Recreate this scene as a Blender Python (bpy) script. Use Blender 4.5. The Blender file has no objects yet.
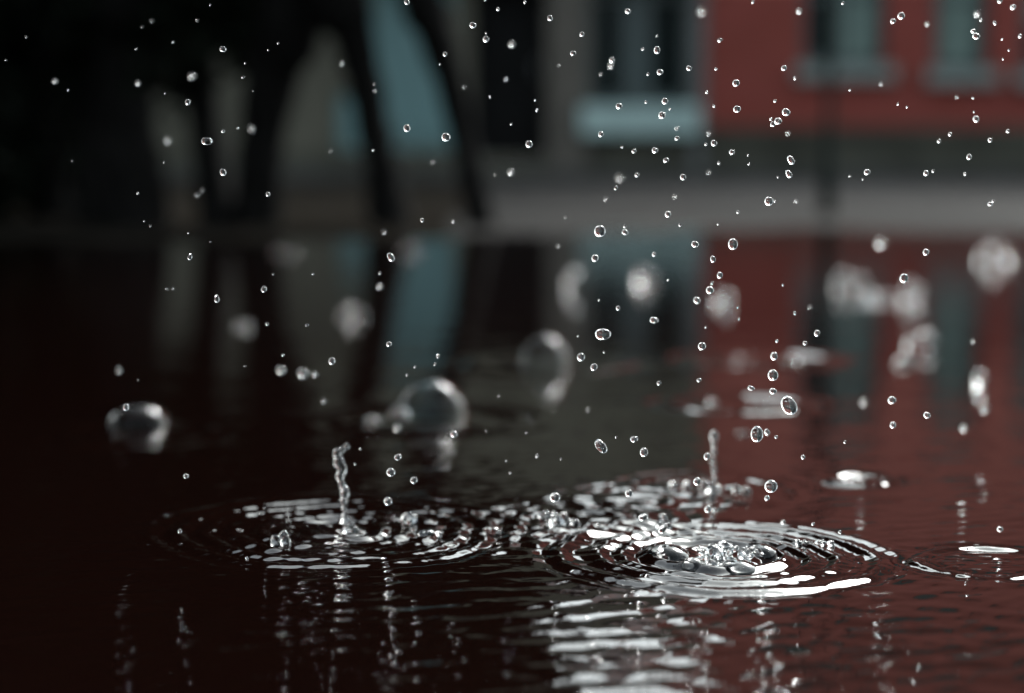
import bpy, bmesh, math, random
import numpy as np
from mathutils import Vector, Matrix

S = bpy.context.scene
COL = S.collection
rnd = random.Random(7)
R = math.radians

# ------------------------------------------------------------------ camera, sky, sun, exposure
W, H = 1024, 693
FPX = 1830.0                      # focal length in pixels
CAM_H = 0.123                     # the camera hangs just above the puddle
HORIZON = 165.0
PITCH = math.atan((H / 2 - HORIZON) / FPX)
FOCUS = 0.564

cam = bpy.data.cameras.new('camera')
cam.sensor_width = 36.0
cam.lens = FPX * 36.0 / W
cam.clip_start = 0.02
cam.clip_end = 2000
cam.dof.use_dof = True
cam.dof.focus_distance = FOCUS
cam.dof.aperture_fstop = 6.0
cam.dof.aperture_blades = 0
camo = bpy.data.objects.new('camera', cam)
COL.objects.link(camo)
camo.location = (0, 0, CAM_H)
camo.rotation_euler = (math.pi / 2 - PITCH, 0, 0)
S.camera = camo

SUN_EL, SUN_AZ = 42.0, 34.0       # azimuth measured from the view direction (+Y) towards +X
w = bpy.data.worlds.new('World')
S.world = w
w.use_nodes = True
nt = w.node_tree
bg = nt.nodes['Background']
sky = nt.nodes.new('ShaderNodeTexSky')
sky.sky_type = 'NISHITA'
sky.sun_disc = False
sky.sun_elevation = R(SUN_EL)
sky.sun_rotation = R(SUN_AZ)
sky.air_density = 1.0
sky.dust_density = 5.0
sky.ozone_density = 1.0
hs = nt.nodes.new('ShaderNodeHueSaturation')      # an overcast sky: most of the blue is gone
hs.inputs['Saturation'].default_value = 0.30
nt.links.new(sky.outputs['Color'], hs.inputs['Color'])
wb = nt.nodes.new('ShaderNodeMix'); wb.data_type = 'RGBA'; wb.blend_type = 'MULTIPLY'   # cool white balance
wb.inputs['Factor'].default_value = 1.0
wb.inputs['B'].default_value = (0.90, 0.99, 1.0, 1)
nt.links.new(hs.outputs['Color'], wb.inputs['A'])
nt.links.new(wb.outputs['Result'], bg.inputs['Color'])
bg.inputs['Strength'].default_value = 0.12

sl = bpy.data.lights.new('sun', 'SUN')
sl.energy = 1.3
sl.angle = R(24)
sl.color = (1.0, 0.99, 0.97)
so = bpy.data.objects.new('sun', sl)
COL.objects.link(so)
az, el = R(SUN_AZ), R(SUN_EL)
sdir = Vector((math.sin(az) * math.cos(el), math.cos(az) * math.cos(el), math.sin(el)))
so.rotation_euler = sdir.to_track_quat('Z', 'Y').to_euler()
so.location = (3, 3, 8)

S.view_settings.view_transform = 'Standard'
S.view_settings.look = 'None'
S.view_settings.gamma = 1
S.view_settings.use_curve_mapping = False
S.view_settings.exposure = 1.9
S.render.engine = 'CYCLES'
S.cycles.use_denoising = True
S.cycles.max_bounces = 12
S.cycles.transmission_bounces = 10
S.cycles.glossy_bounces = 5
S.cycles.diffuse_bounces = 3
S.cycles.caustics_reflective = False
S.cycles.caustics_refractive = False
S.cycles.sample_clamp_indirect = 6

# ------------------------------------------------------------------ helpers
cp, sp = math.cos(PITCH), math.sin(PITCH)

def ray(px, py):
    a, b = (px - W / 2) / FPX, (H / 2 - py) / FPX
    return Vector((a, b * sp + cp, b * cp - sp))

def at(px, py, Y):
    d = ray(px, py)
    t = Y / d.y
    return Vector((d.x * t, Y, CAM_H + d.z * t))

def on_water(px, py):
    d = ray(px, py)
    t = -CAM_H / d.z
    return Vector((d.x * t, d.y * t, 0))

def px_size(Y):
    return Y / FPX

def mat(name):
    m = bpy.data.materials.new(name)
    m.use_nodes = True
    return m, m.node_tree, m.node_tree.nodes['Principled BSDF']

def simple(name, col, rough=0.6, noise=0.0, scale=8.0, bump=0.0, spec=0.5, col2=None, detail=6.0):
    m, t, p = mat(name)
    p.inputs['Roughness'].default_value = rough
    p.inputs['Specular IOR Level'].default_value = spec
    c = (*col, 1)
    if noise or bump or col2:
        tc = t.nodes.new('ShaderNodeTexCoord')
        n = t.nodes.new('ShaderNodeTexNoise')
        n.inputs['Scale'].default_value = scale
        n.inputs['Detail'].default_value = detail
        n.inputs['Roughness'].default_value = 0.65
        t.links.new(tc.outputs['Object'], n.inputs['Vector'])
        r = t.nodes.new('ShaderNodeValToRGB')
        lo = tuple(x * (1 - noise) for x in col)
        hi = col2 or tuple(min(1, x * (1 + noise)) for x in col)
        r.color_ramp.elements[0].position = 0.3
        r.color_ramp.elements[1].position = 0.7
        r.color_ramp.elements[0].color = (*lo, 1)
        r.color_ramp.elements[1].color = (*hi, 1)
        t.links.new(n.outputs['Fac'], r.inputs['Fac'])
        t.links.new(r.outputs['Color'], p.inputs['Base Color'])
        if bump:
            b = t.nodes.new('ShaderNodeBump')
            b.inputs['Strength'].default_value = bump
            b.inputs['Distance'].default_value = 0.02
            t.links.new(n.outputs['Fac'], b.inputs['Height'])
            t.links.new(b.outputs['Normal'], p.inputs['Normal'])
    else:
        p.inputs['Base Color'].default_value = c
    return m

def tag(o, label=None, cat=None, group=None, kind=None):
    if label: o['label'] = label
    if cat: o['category'] = cat
    if group: o['group'] = group
    if kind: o['kind'] = kind
    return o

def empty(name, loc):
    o = bpy.data.objects.new(name, None)
    o.empty_display_size = 0.05
    o.location = loc
    COL.objects.link(o)
    return o

def link_bm(name, bm, m, parent=None, smooth=False, world=True):
    """bm is in world coordinates; a child is moved into its parent's space."""
    me = bpy.data.meshes.new(name)
    if parent is not None and world:
        off = Vector((0, 0, 0))
        q = parent
        while q is not None:
            off += q.location
            q = q.parent
        bmesh.ops.translate(bm, verts=bm.verts, vec=-off)
    bmesh.ops.recalc_face_normals(bm, faces=bm.faces)
    bm.to_mesh(me)
    bm.free()
    if smooth:
        me.polygons.foreach_set('use_smooth', [True] * len(me.polygons))
    o = bpy.data.objects.new(name, me)
    if m: me.materials.append(m)
    COL.objects.link(o)
    if parent is not None: o.parent = parent
    return o

def box(bm, x0, x1, y0, y1, z0, z1, bevel=0.0):
    r = bmesh.ops.create_cube(bm, size=1)
    for v in r['verts']:
        v.co = Vector(((x0 + x1) / 2 + v.co.x * (x1 - x0), (y0 + y1) / 2 + v.co.y * (y1 - y0), (z0 + z1) / 2 + v.co.z * (z1 - z0)))
    if bevel:
        es = list({e for v in r['verts'] for e in v.link_edges})
        bmesh.ops.bevel(bm, geom=es, offset=bevel, segments=1, affect='EDGES')
    return bm

def tube(bm, pts, rads, seg=12, cap=True, wob=0.0, r=rnd):
    rings = []
    n = len(pts)
    for i, p in enumerate(pts):
        d = (pts[min(i + 1, n - 1)] - pts[max(i - 1, 0)]).normalized()
        q = d.to_track_quat('Z', 'Y')
        ring = []
        for k in range(seg):
            a = 2 * math.pi * k / seg
            rr = rads[i] * (1 + wob * (r.random() - 0.5))
            ring.append(bm.verts.new(p + q @ Vector((rr * math.cos(a), rr * math.sin(a), 0))))
        rings.append(ring)
    for i in range(n - 1):
        for k in range(seg):
            bm.faces.new((rings[i][k], rings[i][(k + 1) % seg], rings[i + 1][(k + 1) % seg], rings[i + 1][k]))
    if cap:
        bm.faces.new(rings[0][::-1])
        bm.faces.new(rings[-1])
    return bm

def smooth_path(ctrl, n):
    """Catmull-Rom through (Vector, radius) control points."""
    P = [c[0] for c in ctrl]; Q = [c[1] for c in ctrl]
    P = [P[0] * 2 - P[1]] + P + [P[-1] * 2 - P[-2]]
    out, rad = [], []
    for i in range(len(ctrl) - 1):
        for k in range(n):
            t = k / n
            a, b, c, d = P[i:i + 4]
            out.append(0.5 * ((2 * b) + (c - a) * t + (2 * a - 5 * b + 4 * c - d) * t * t + (3 * b - a - 3 * c + d) * t ** 3))
            rad.append(Q[i] * (1 - t) + Q[i + 1] * t)
    out.append(ctrl[-1][0]); rad.append(ctrl[-1][1])
    return out, rad

# ------------------------------------------------------------------ materials
def water_surface():
    m, t, p = mat('murky_puddle_water')
    p.inputs['Base Color'].default_value = (0.0030, 0.0010, 0.0007, 1)
    p.inputs['Roughness'].default_value = 0.025
    p.inputs['IOR'].default_value = 1.5
    tc = t.nodes.new('ShaderNodeTexCoord')
    n = t.nodes.new('ShaderNodeTexNoise')
    n.inputs['Scale'].default_value = 34.0
    n.inputs['Detail'].default_value = 3.0
    t.links.new(tc.outputs['Object'], n.inputs['Vector'])
    b = t.nodes.new('ShaderNodeBump')
    b.inputs['Strength'].default_value = 0.10
    b.inputs['Distance'].default_value = 0.004
    t.links.new(n.outputs['Fac'], b.inputs['Height'])
    n2 = t.nodes.new('ShaderNodeTexNoise')
    n2.inputs['Scale'].default_value = 210.0
    n2.inputs['Detail'].default_value = 2.5
    t.links.new(tc.outputs['Object'], n2.inputs['Vector'])
    b2 = t.nodes.new('ShaderNodeBump')
    b2.inputs['Strength'].default_value = 0.05
    b2.inputs['Distance'].default_value = 0.0011
    t.links.new(n2.outputs['Fac'], b2.inputs['Height'])
    t.links.new(b.outputs['Normal'], b2.inputs['Normal'])
    t.links.new(b2.outputs['Normal'], p.inputs['Normal'])
    return m

def clear_water(name, rough=0.0, ior=1.333):
    m, t, p = mat(name)
    p.inputs['Base Color'].default_value = (0.97, 0.98, 0.98, 1)
    p.inputs['Roughness'].default_value = rough
    p.inputs['IOR'].default_value = ior
    p.inputs['Transmission Weight'].default_value = 1.0
    return m

def brick_red(name, k):
    m, t, p = mat(name)
    tc = t.nodes.new('ShaderNodeTexCoord')
    mp = t.nodes.new('ShaderNodeMapping')
    mp.inputs['Rotation'].default_value = (R(90), 0, 0)
    t.links.new(tc.outputs['Object'], mp.inputs['Vector'])
    br = t.nodes.new('ShaderNodeTexBrick')
    br.inputs['Scale'].default_value = 2.0
    br.inputs['Color1'].default_value = (0.225 * k[0], 0.052 * k[1], 0.042 * k[1], 1)
    br.inputs['Color2'].default_value = (0.20 * k[0], 0.045 * k[1], 0.034 * k[1], 1)
    br.inputs['Mortar'].default_value = (0.18 * k[0], 0.056 * k[1], 0.044 * k[1], 1)
    br.inputs['Mortar Size'].default_value = 0.015
    t.links.new(mp.outputs['Vector'], br.inputs['Vector'])
    n = t.nodes.new('ShaderNodeTexNoise')
    n.inputs['Scale'].default_value = 0.9
    n.inputs['Detail'].default_value = 6
    t.links.new(tc.outputs['Object'], n.inputs['Vector'])
    mx = t.nodes.new('ShaderNodeMix'); mx.data_type = 'RGBA'; mx.blend_type = 'MULTIPLY'
    mx.inputs['Factor'].default_value = 0.45
    t.links.new(br.outputs['Color'], mx.inputs['A'])
    t.links.new(n.outputs['Color'], mx.inputs['B'])
    rgb = t.nodes.new('ShaderNodeValToRGB')
    rgb.color_ramp.elements[0].color = (0.55, 0.55, 0.55, 1)
    rgb.color_ramp.elements[1].color = (1.2, 1.2, 1.2, 1)
    t.links.new(n.outputs['Fac'], rgb.inputs['Fac'])
    t.links.new(rgb.outputs['Color'], mx.inputs['B'])
    t.links.new(mx.outputs['Result'], p.inputs['Base Color'])
    p.inputs['Specular IOR Level'].default_value = 0.15
    p.inputs['Roughness'].default_value = 0.85
    return m

M_WATER = water_surface()
M_DROP = clear_water('clear_rain_water')
M_FOAM = clear_water('aerated_water', 0.16)
M_BUBBLE = clear_water('bubble_film', ior=1.14)
M_RED = brick_red('dark_red_brick', (1, 1))
M_RED2 = brick_red('brightened_red_brick', (2.2, 3.0))
M_GREY = simple('grey_olive_render', (0.078, 0.074, 0.057), 0.85, 0.3, 1.4, 0.3, spec=0.15)
M_PLINTH = simple('olive_stone', (0.052, 0.051, 0.040), 0.9, 0.4, 1.6, 0.4, spec=0.15)
M_PILASTER = simple('brown_grey_stone', (0.068, 0.059, 0.047), 0.75, 0.3, 3.0, 0.3)
M_SILL2 = simple('pale_grey_sill', (0.165, 0.19, 0.175), 0.6, 0.15, 5.0)
M_SILL = simple('pale_blue_grey_sill', (0.29, 0.39, 0.37), 0.6, 0.15, 5.0)
M_FRAME = simple('grey_green_paint', (0.028, 0.045, 0.044), 0.45, 0.2, 6.0)
M_GREYFRAME = simple('worn_grey_paint', (0.085, 0.088, 0.085), 0.5, 0.2, 6.0)
M_TEAL = simple('pale_teal_paint', (0.10, 0.185, 0.185), 0.6, 0.2, 2.0)
M_BLIND = simple('grey_teal_blind', (0.125, 0.180, 0.158), 0.8, 0.2, 3.0)
M_DARKWOOD = simple('black_stained_wood', (0.004, 0.004, 0.004), 0.7, 0.3, 6.0, spec=0.1)
M_ROOF = simple('dark_slate', (0.05, 0.052, 0.055), 0.6, 0.4, 3.0, 0.3)
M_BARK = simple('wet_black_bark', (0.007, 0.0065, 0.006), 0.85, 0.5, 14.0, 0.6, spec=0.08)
M_POST = simple('dark_green_iron', (0.008, 0.013, 0.011), 0.8, 0.2, 8.0, spec=0.1)
M_LAMP = simple('frosted_lamp_glass', (0.5, 0.5, 0.48), 0.3)

def leafmat():
    m, t, p = mat('dark_evergreen_leaf')
    g = t.nodes.new('ShaderNodeObjectInfo')
    tc = t.nodes.new('ShaderNodeTexCoord')
    n = t.nodes.new('ShaderNodeTexNoise'); n.inputs['Scale'].default_value = 3.0
    t.links.new(tc.outputs['Object'], n.inputs['Vector'])
    r = t.nodes.new('ShaderNodeValToRGB')
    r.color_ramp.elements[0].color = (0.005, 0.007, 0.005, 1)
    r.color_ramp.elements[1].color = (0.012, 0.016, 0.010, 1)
    t.links.new(n.outputs['Fac'], r.inputs['Fac'])
    t.links.new(r.outputs['Color'], p.inputs['Base Color'])
    p.inputs['Roughness'].default_value = 0.65
    p.inputs['Specular IOR Level'].default_value = 0.06
    return m
M_LEAF = leafmat()

def glassmat():
    m, t, p = mat('dark_window_glass')
    p.inputs['Base Color'].default_value = (0.003, 0.006, 0.006, 1)
    p.inputs['Roughness'].default_value = 0.08
    p.inputs['Specular IOR Level'].default_value = 0.03
    p.inputs['IOR'].default_value = 1.45
    return m
M_GLASS = glassmat()

def groundmat():
    m, t, p = mat('wet_paving')
    tc = t.nodes.new('ShaderNodeTexCoord')
    n = t.nodes.new('ShaderNodeTexNoise'); n.inputs['Scale'].default_value = 0.8; n.inputs['Detail'].default_value = 8
    n2 = t.nodes.new('ShaderNodeTexNoise'); n2.inputs['Scale'].default_value = 60; n2.inputs['Detail'].default_value = 4
    t.links.new(tc.outputs['Object'], n.inputs['Vector']); t.links.new(tc.outputs['Object'], n2.inputs['Vector'])
    r = t.nodes.new('ShaderNodeValToRGB')
    r.color_ramp.elements[0].position = 0.3; r.color_ramp.elements[1].position = 0.72
    r.color_ramp.elements[0].color = (0.025, 0.0235, 0.0220, 1)
    r.color_ramp.elements[1].color = (0.048, 0.0445, 0.0415, 1)
    t.links.new(n.outputs['Fac'], r.inputs['Fac'])
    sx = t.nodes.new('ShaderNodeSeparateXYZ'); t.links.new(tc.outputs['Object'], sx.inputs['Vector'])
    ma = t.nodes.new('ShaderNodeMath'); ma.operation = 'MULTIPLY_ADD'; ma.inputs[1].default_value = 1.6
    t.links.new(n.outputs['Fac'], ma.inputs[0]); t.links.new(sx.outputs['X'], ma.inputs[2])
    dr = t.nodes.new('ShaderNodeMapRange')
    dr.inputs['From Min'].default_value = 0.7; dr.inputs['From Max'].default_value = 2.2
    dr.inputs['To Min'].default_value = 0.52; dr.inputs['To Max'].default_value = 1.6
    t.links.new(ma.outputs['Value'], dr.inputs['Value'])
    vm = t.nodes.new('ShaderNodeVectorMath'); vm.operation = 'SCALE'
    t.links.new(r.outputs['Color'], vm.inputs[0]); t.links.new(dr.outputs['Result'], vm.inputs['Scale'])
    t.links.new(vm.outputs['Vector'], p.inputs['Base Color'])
    b = t.nodes.new('ShaderNodeBump'); b.inputs['Strength'].default_value = 0.5; b.inputs['Distance'].default_value = 0.004
    t.links.new(n2.outputs['Fac'], b.inputs['Height']); t.links.new(b.outputs['Normal'], p.inputs['Normal'])
    p.inputs['Roughness'].default_value = 0.9
    p.inputs['Specular IOR Level'].default_value = 0.03
    return m
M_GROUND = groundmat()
M_KERB = simple('worn_kerb_stone', (0.05, 0.05, 0.047), 0.9, 0.3, 3.0, 0.3, spec=0.12)

# ------------------------------------------------------------------ the ground, one sheet with the puddle's basin in it
def grow(a, b, step, k=1.07, mx=1e9):
    """coordinates from a to b, the step growing by k"""
    out, x, s = [], a, step
    sg = 1 if b > a else -1
    while (b - x) * sg > 0:
        out.append(x); x += sg * s; s = min(s * k, mx)
    out.append(b)
    return out

def tensor_mesh(name, xs, ys, zf, m):
    X, Y = np.meshgrid(np.array(xs), np.array(ys))
    Z = zf(X, Y)
    nx, ny = len(xs), len(ys)
    co = np.stack([X, Y, Z], -1).reshape(-1, 3).astype(np.float32)
    i = np.arange(nx * ny).reshape(ny, nx)
    q = np.stack([i[:-1, :-1], i[:-1, 1:], i[1:, 1:], i[1:, :-1]], -1).reshape(-1, 4)
    me = bpy.data.meshes.new(name)
    me.vertices.add(len(co)); me.vertices.foreach_set('co', co.ravel())
    me.loops.add(q.size); me.loops.foreach_set('vertex_index', q.ravel().astype(np.int32))
    me.polygons.add(len(q))
    me.polygons.foreach_set('loop_start', np.arange(0, q.size, 4, dtype=np.int32))
    me.polygons.foreach_set('use_smooth', np.ones(len(q), dtype=bool))
    me.update(calc_edges=True); me.validate()
    me.materials.append(m)
    o = bpy.data.objects.new(name, me); COL.objects.link(o)
    return o

def shore(x):
    return 3.35 + 0.22 * np.sin(x * 1.9 + 0.4) + 0.10 * np.sin(x * 5.3) + 0.05 * np.sin(x * 11.7 + 1)

def ground_z(X, Y):
    d = np.minimum(np.minimum(shore(X) - Y, 5.2 - np.abs(X)), Y + 2.4)
    z = np.clip(-d * 0.016, -0.035, 0.014)
    near = np.exp(-(d / 0.7) ** 2)
    return z + near * 0.0035 * (np.sin(X * 6.3 + Y * 4) + np.sin(X * 3.1 - Y * 7.3 + 1) + 0.6 * np.sin(X * 15 + Y * 9)) + 0.0012 * np.sin(X * 7.1 - Y * 5.3)

gx = sorted(set([round(v, 5) for v in grow(0, 7, 0.06, 1.0) + grow(7, 400, 0.3, 1.25)] + [round(-v, 5) for v in grow(0, 7, 0.06, 1.0) + grow(7, 400, 0.3, 1.25)]))
gy = sorted(set([round(v, 5) for v in grow(-3, 5, 0.05, 1.0) + grow(5, 500, 0.2, 1.2)] + [round(v, 5) for v in grow(-3, -300, 0.3, 1.3)]))
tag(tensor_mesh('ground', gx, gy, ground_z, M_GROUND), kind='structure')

# ------------------------------------------------------------------ the puddle: one sheet, rings and ripples as real relief
def ringpos(px, py):
    p = on_water(px, py)
    return p.x, p.y

# (px, py, [(radius, wavelength, amplitude, width)], centre lump)
RINGS = [
    (716, 555, [(0.050, 0.0105, 0.00100, 0.0075), (0.037, 0.010, 0.00085, 0.009), (0.021, 0.010, 0.0014, 0.010)], 0.0016, 0.020),
    (335, 530, [(0.054, 0.0115, 0.0011, 0.011), (0.035, 0.0105, 0.0012, 0.011), (0.017, 0.0095, 0.0014, 0.009)], 0.001, 0.010),
    (432, 527, [(0.020, 0.010, 0.0010, 0.009), (0.008, 0.008, 0.0010, 0.006)], 0.001, 0.008),
    (492, 524, [(0.024, 0.010, 0.0008, 0.010), (0.010, 0.008, 0.0009, 0.006)], 0.0008, 0.01),
    (572, 519, [(0.036, 0.011, 0.0007, 0.010), (0.018, 0.010, 0.0011, 0.010)], 0.0012, 0.012),
    (618, 540, [(0.028, 0.010, 0.0007, 0.009), (0.013, 0.009, 0.0010, 0.007)], 0.0009, 0.01),
    (255, 534, [(0.026, 0.0105, 0.0011, 0.010), (0.010, 0.009, 0.0011, 0.007)], 0.0004, 0.008),
    (705, 489, [(0.030, 0.012, 0.0009, 0.010), (0.014, 0.012, 0.0012, 0.010)], 0.001, 0.01),
    (640, 500, [(0.026, 0.012, 0.0008, 0.010), (0.012, 0.012, 0.0009, 0.010)], 0.001, 0.01),
    (860, 480, [(0.012, 0.010, 0.0009, 0.006)], 0.0005, 0.006),
    (990, 562, [(0.022, 0.009, 0.0006, 0.006)], 0.0003, 0.006),
    (740, 404, [(0.034, 0.018, 0.0011, 0.012)], 0.001, 0.012),
    (765, 360, [(0.045, 0.022, 0.0013, 0.014)], 0.001, 0.012),
    (432, 420, [(0.045, 0.018, 0.0007, 0.014)], 0.0, 0.01),
    (138, 434, [(0.035, 0.016, 0.0006, 0.014)], 0.0, 0.01),
    (548, 364, [(0.05, 0.022, 0.0008, 0.016)], 0.0, 0.01),
    (270, 640, [(0.016, 0.008, 0.00006, 0.010)], 0.0, 0.01),
    (900, 610, [(0.060, 0.010, 0.00005, 0.030)], 0.0, 0.01),
]

def water_z(X, Y):
    Z = np.zeros_like(X)
    rs = np.random.RandomState(3)
    # long-travelled ripples crossing each other, strongest near the splashes
    near = np.exp(-((Y - 0.56) / 0.35) ** 2) * (1 + 1.1 * np.exp(-((Y - 0.45) / 0.06) ** 2))
    for k in range(26):
        lam = rs.uniform(0.006, 0.018)
        a = rs.normal(math.pi / 2, 0.55)
        ph = rs.uniform(0, 6.28)
        amp = 0.011 * lam / 2 / math.pi * rs.uniform(0.5, 1.5)
        mod = 0.55 + 0.45 * np.sin(X * rs.uniform(8, 22) + Y * rs.uniform(8, 22) + rs.uniform(0, 6))
        Z += amp * mod * near * np.sin(2 * math.pi / lam * (X * math.cos(a) + Y * math.sin(a)) + ph)
    for k in range(14):
        lam = rs.uniform(0.035, 0.14)
        a = rs.uniform(0, 6.28); ph = rs.uniform(0, 6.28)
        amp = 0.0020 * lam / 2 / math.pi * rs.uniform(0.5, 1.5)
        Z += amp * np.exp(-np.maximum(Y - 1.4, 0) ** 2) * np.sin(2 * math.pi / lam * (X * math.cos(a) + Y * math.sin(a)) + ph)
    for n, (px, py, waves, lump, lr) in enumerate(RINGS):
        cx, cy = ringpos(px, py)
        dx, dy = X - cx, Y - cy
        r = np.sqrt(dx * dx + dy * dy)
        th = np.arctan2(dy, dx)
        r = r * (1 + 0.035 * np.sin(2 * th + n) + 0.02 * np.sin(5 * th + 2 * n) + 0.008 * np.sin(12 * th + 3 * n))
        for j, (rad, lam, amp, wd) in enumerate(waves):
            if 0 < n < 9: amp, lam, wd = amp * (0.15 if n == 6 else 0.40 if n == 1 else 0.31), lam * (0.92 if n in (1, 6) else 0.95), wd * 1.1
            if n == 0:
                am = amp * 0.82 * (1.0 + 0.12 * np.sin(3 * th + 1) + 0.08 * np.sin(7 * th + 2 * j) + 0.08 * np.sin(13 * th + 3 * j))
            else: am = amp * (0.75 + 0.35 * np.sin(3 * th + n + j) + 0.12 * np.sin(7 * th + 2.3 * n + j * 1.7))
            if 0 < n < 7 and j == 0: am = amp * 1.1 * (0.95 + 0.16 * np.sin(3 * th + n) + 0.06 * np.sin(8 * th))
            Z += am * np.exp(-((r - rad) / wd) ** 2) * np.cos(2 * math.pi * (r - rad) / lam)
        # the outermost ripples run on and die away
        rad, lam, amp, wd = waves[0]
        tail = np.where(r > rad, np.exp(-(r - rad) / 0.035), 0) * np.minimum(1, np.maximum(0, (r - rad) / 0.01))
        Z += 0.0035 * amp * tail * np.cos(2 * math.pi * (r - rad) / (lam * 0.72))
        if lump:
            e = np.exp(-(r / lr) ** 2)
            q = (np.sin(dx * 420 + n) * np.sin(dy * 380 + 2 * n) + 0.35 * np.sin(dx * 760 - dy * 460 + n))
            Z += lump * e * q * (0.18 if n == 0 else 0.08)
    # small confused ripples wherever drops have struck, finer than the rings
    env = np.zeros_like(X)
    for n, (px, py, waves, lump, lr) in enumerate(RINGS[:11]):
        cx, cy = ringpos(px, py)
        r2 = (X - cx) ** 2 + (Y - cy) ** 2
        env = np.maximum(env, (0.45 if n == 0 else 0.85 if n in (1, 6) else 0.35 if n in (7, 8) else 0.55) * np.exp(-r2 / (waves[0][0] * 0.95) ** 2))
    C = np.zeros_like(X)
    for k in range(22):
        lam = rs.uniform(0.0032, 0.0085)
        a = rs.normal(math.pi / 2, 0.5)
        mod = 0.5 + 0.5 * np.sin(X * rs.uniform(30, 110) + Y * rs.uniform(30, 110) + rs.uniform(0, 6))
        C += 0.085 * lam / 2 / math.pi * mod * np.sin(2 * math.pi / lam * (X * math.cos(a) + Y * math.sin(a)) + rs.uniform(0, 6.28))
    return Z + C * env

wx = grow(0, 0.235, 0.0007, 1.0) + grow(0.235, 5.6, 0.0009, 1.05)
wx = sorted(set([round(v, 6) for v in wx] + [round(-v, 6) for v in wx]))
wy = grow(0.385, 0.72, 0.0007, 1.0) + grow(0.72, 1.1, 0.0014, 1.002) + grow(1.1, 3.75, 0.003, 1.02) + grow(0.385, -2.7, 0.001, 1.06)
wy = sorted(set(round(v, 6) for v in wy))
tag(tensor_mesh('puddle_water', wx, wy, water_z, M_WATER), kind='structure')

# ------------------------------------------------------------------ dark sheet over the ground, its colour standing in for the trees' shade
def shade_sheet_z(X_, Y_):
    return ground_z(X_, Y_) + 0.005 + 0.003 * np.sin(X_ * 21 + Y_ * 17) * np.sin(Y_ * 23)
so_ = tensor_mesh('shade_sheet', [-v for v in grow(12, 0, 0.06, 1.0)], grow(2.9, 11.8, 0.06, 1.0), shade_sheet_z, simple('painted_tree_shade', (0.0125, 0.0110, 0.0092), 0.95, 0.4, 5.0, 0.5, spec=0.0))
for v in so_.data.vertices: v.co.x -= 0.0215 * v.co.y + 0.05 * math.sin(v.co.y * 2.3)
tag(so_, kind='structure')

# ------------------------------------------------------------------ pavement and kerb along the houses
YB = 13.6                                            # the house fronts
bm = bmesh.new()
box(bm, -40, 40, 12.15, YB + 0.5, -0.2, 0.075)
tag(link_bm('pavement', bm, simple('pavement_slabs', (0.064, 0.06, 0.056), 0.9, 0.25, 1.2, 0.2, spec=0.12)), kind='structure')
bm = bmesh.new()
for k in range(-40, 40):
    box(bm, k * 1.0 + 0.004, k * 1.0 + 0.996, 12.0, 12.145, -0.2, 0.085, 0.01)
tag(link_bm('kerb', bm, M_KERB), kind='structure')

# ------------------------------------------------------------------ houses
def X(px, Y=YB): return at(px, HORIZON, Y).x
def Zb(py, Y=YB): return at(512, py, Y).z
GZ = 0.075

def wall_with_holes(bm, x0, x1, z0, z1, yf, yb, holes):
    """solid wall with real openings"""
    xs = sorted({x0, x1, *[h[0] for h in holes], *[h[1] for h in holes]})
    zs = sorted({z0, z1, *[h[2] for h in holes], *[h[3] for h in holes]})
    def solid(i, j):
        if i < 0 or j < 0 or i >= len(xs) - 1 or j >= len(zs) - 1: return False
        cx, cz = (xs[i] + xs[i + 1]) / 2, (zs[j] + zs[j + 1]) / 2
        return not any(h[0] < cx < h[1] and h[2] < cz < h[3] for h in holes)
    V = {}
    def v(x, y, z):
        k = (round(x, 5), round(y, 5), round(z, 5))
        if k not in V: V[k] = bm.verts.new((x, y, z))
        return V[k]
    for i in range(len(xs) - 1):
        for j in range(len(zs) - 1):
            if not solid(i, j): continue
            a, b, c, d = xs[i], xs[i + 1], zs[j], zs[j + 1]
            bm.faces.new((v(a, yf, c), v(b, yf, c), v(b, yf, d), v(a, yf, d)))
            bm.faces.new((v(a, yb, c), v(a, yb, d), v(b, yb, d), v(b, yb, c)))
            if not solid(i - 1, j): bm.faces.new((v(a, yf, c), v(a, yf, d), v(a, yb, d), v(a, yb, c)))
            if not solid(i + 1, j): bm.faces.new((v(b, yf, c), v(b, yb, c), v(b, yb, d), v(b, yf, d)))
            if not solid(i, j - 1): bm.faces.new((v(a, yf, c), v(a, yb, c), v(b, yb, c), v(b, yf, c)))
            if not solid(i, j + 1): bm.faces.new((v(a, yf, d), v(b, yf, d), v(b, yb, d), v(a, yb, d)))

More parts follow.
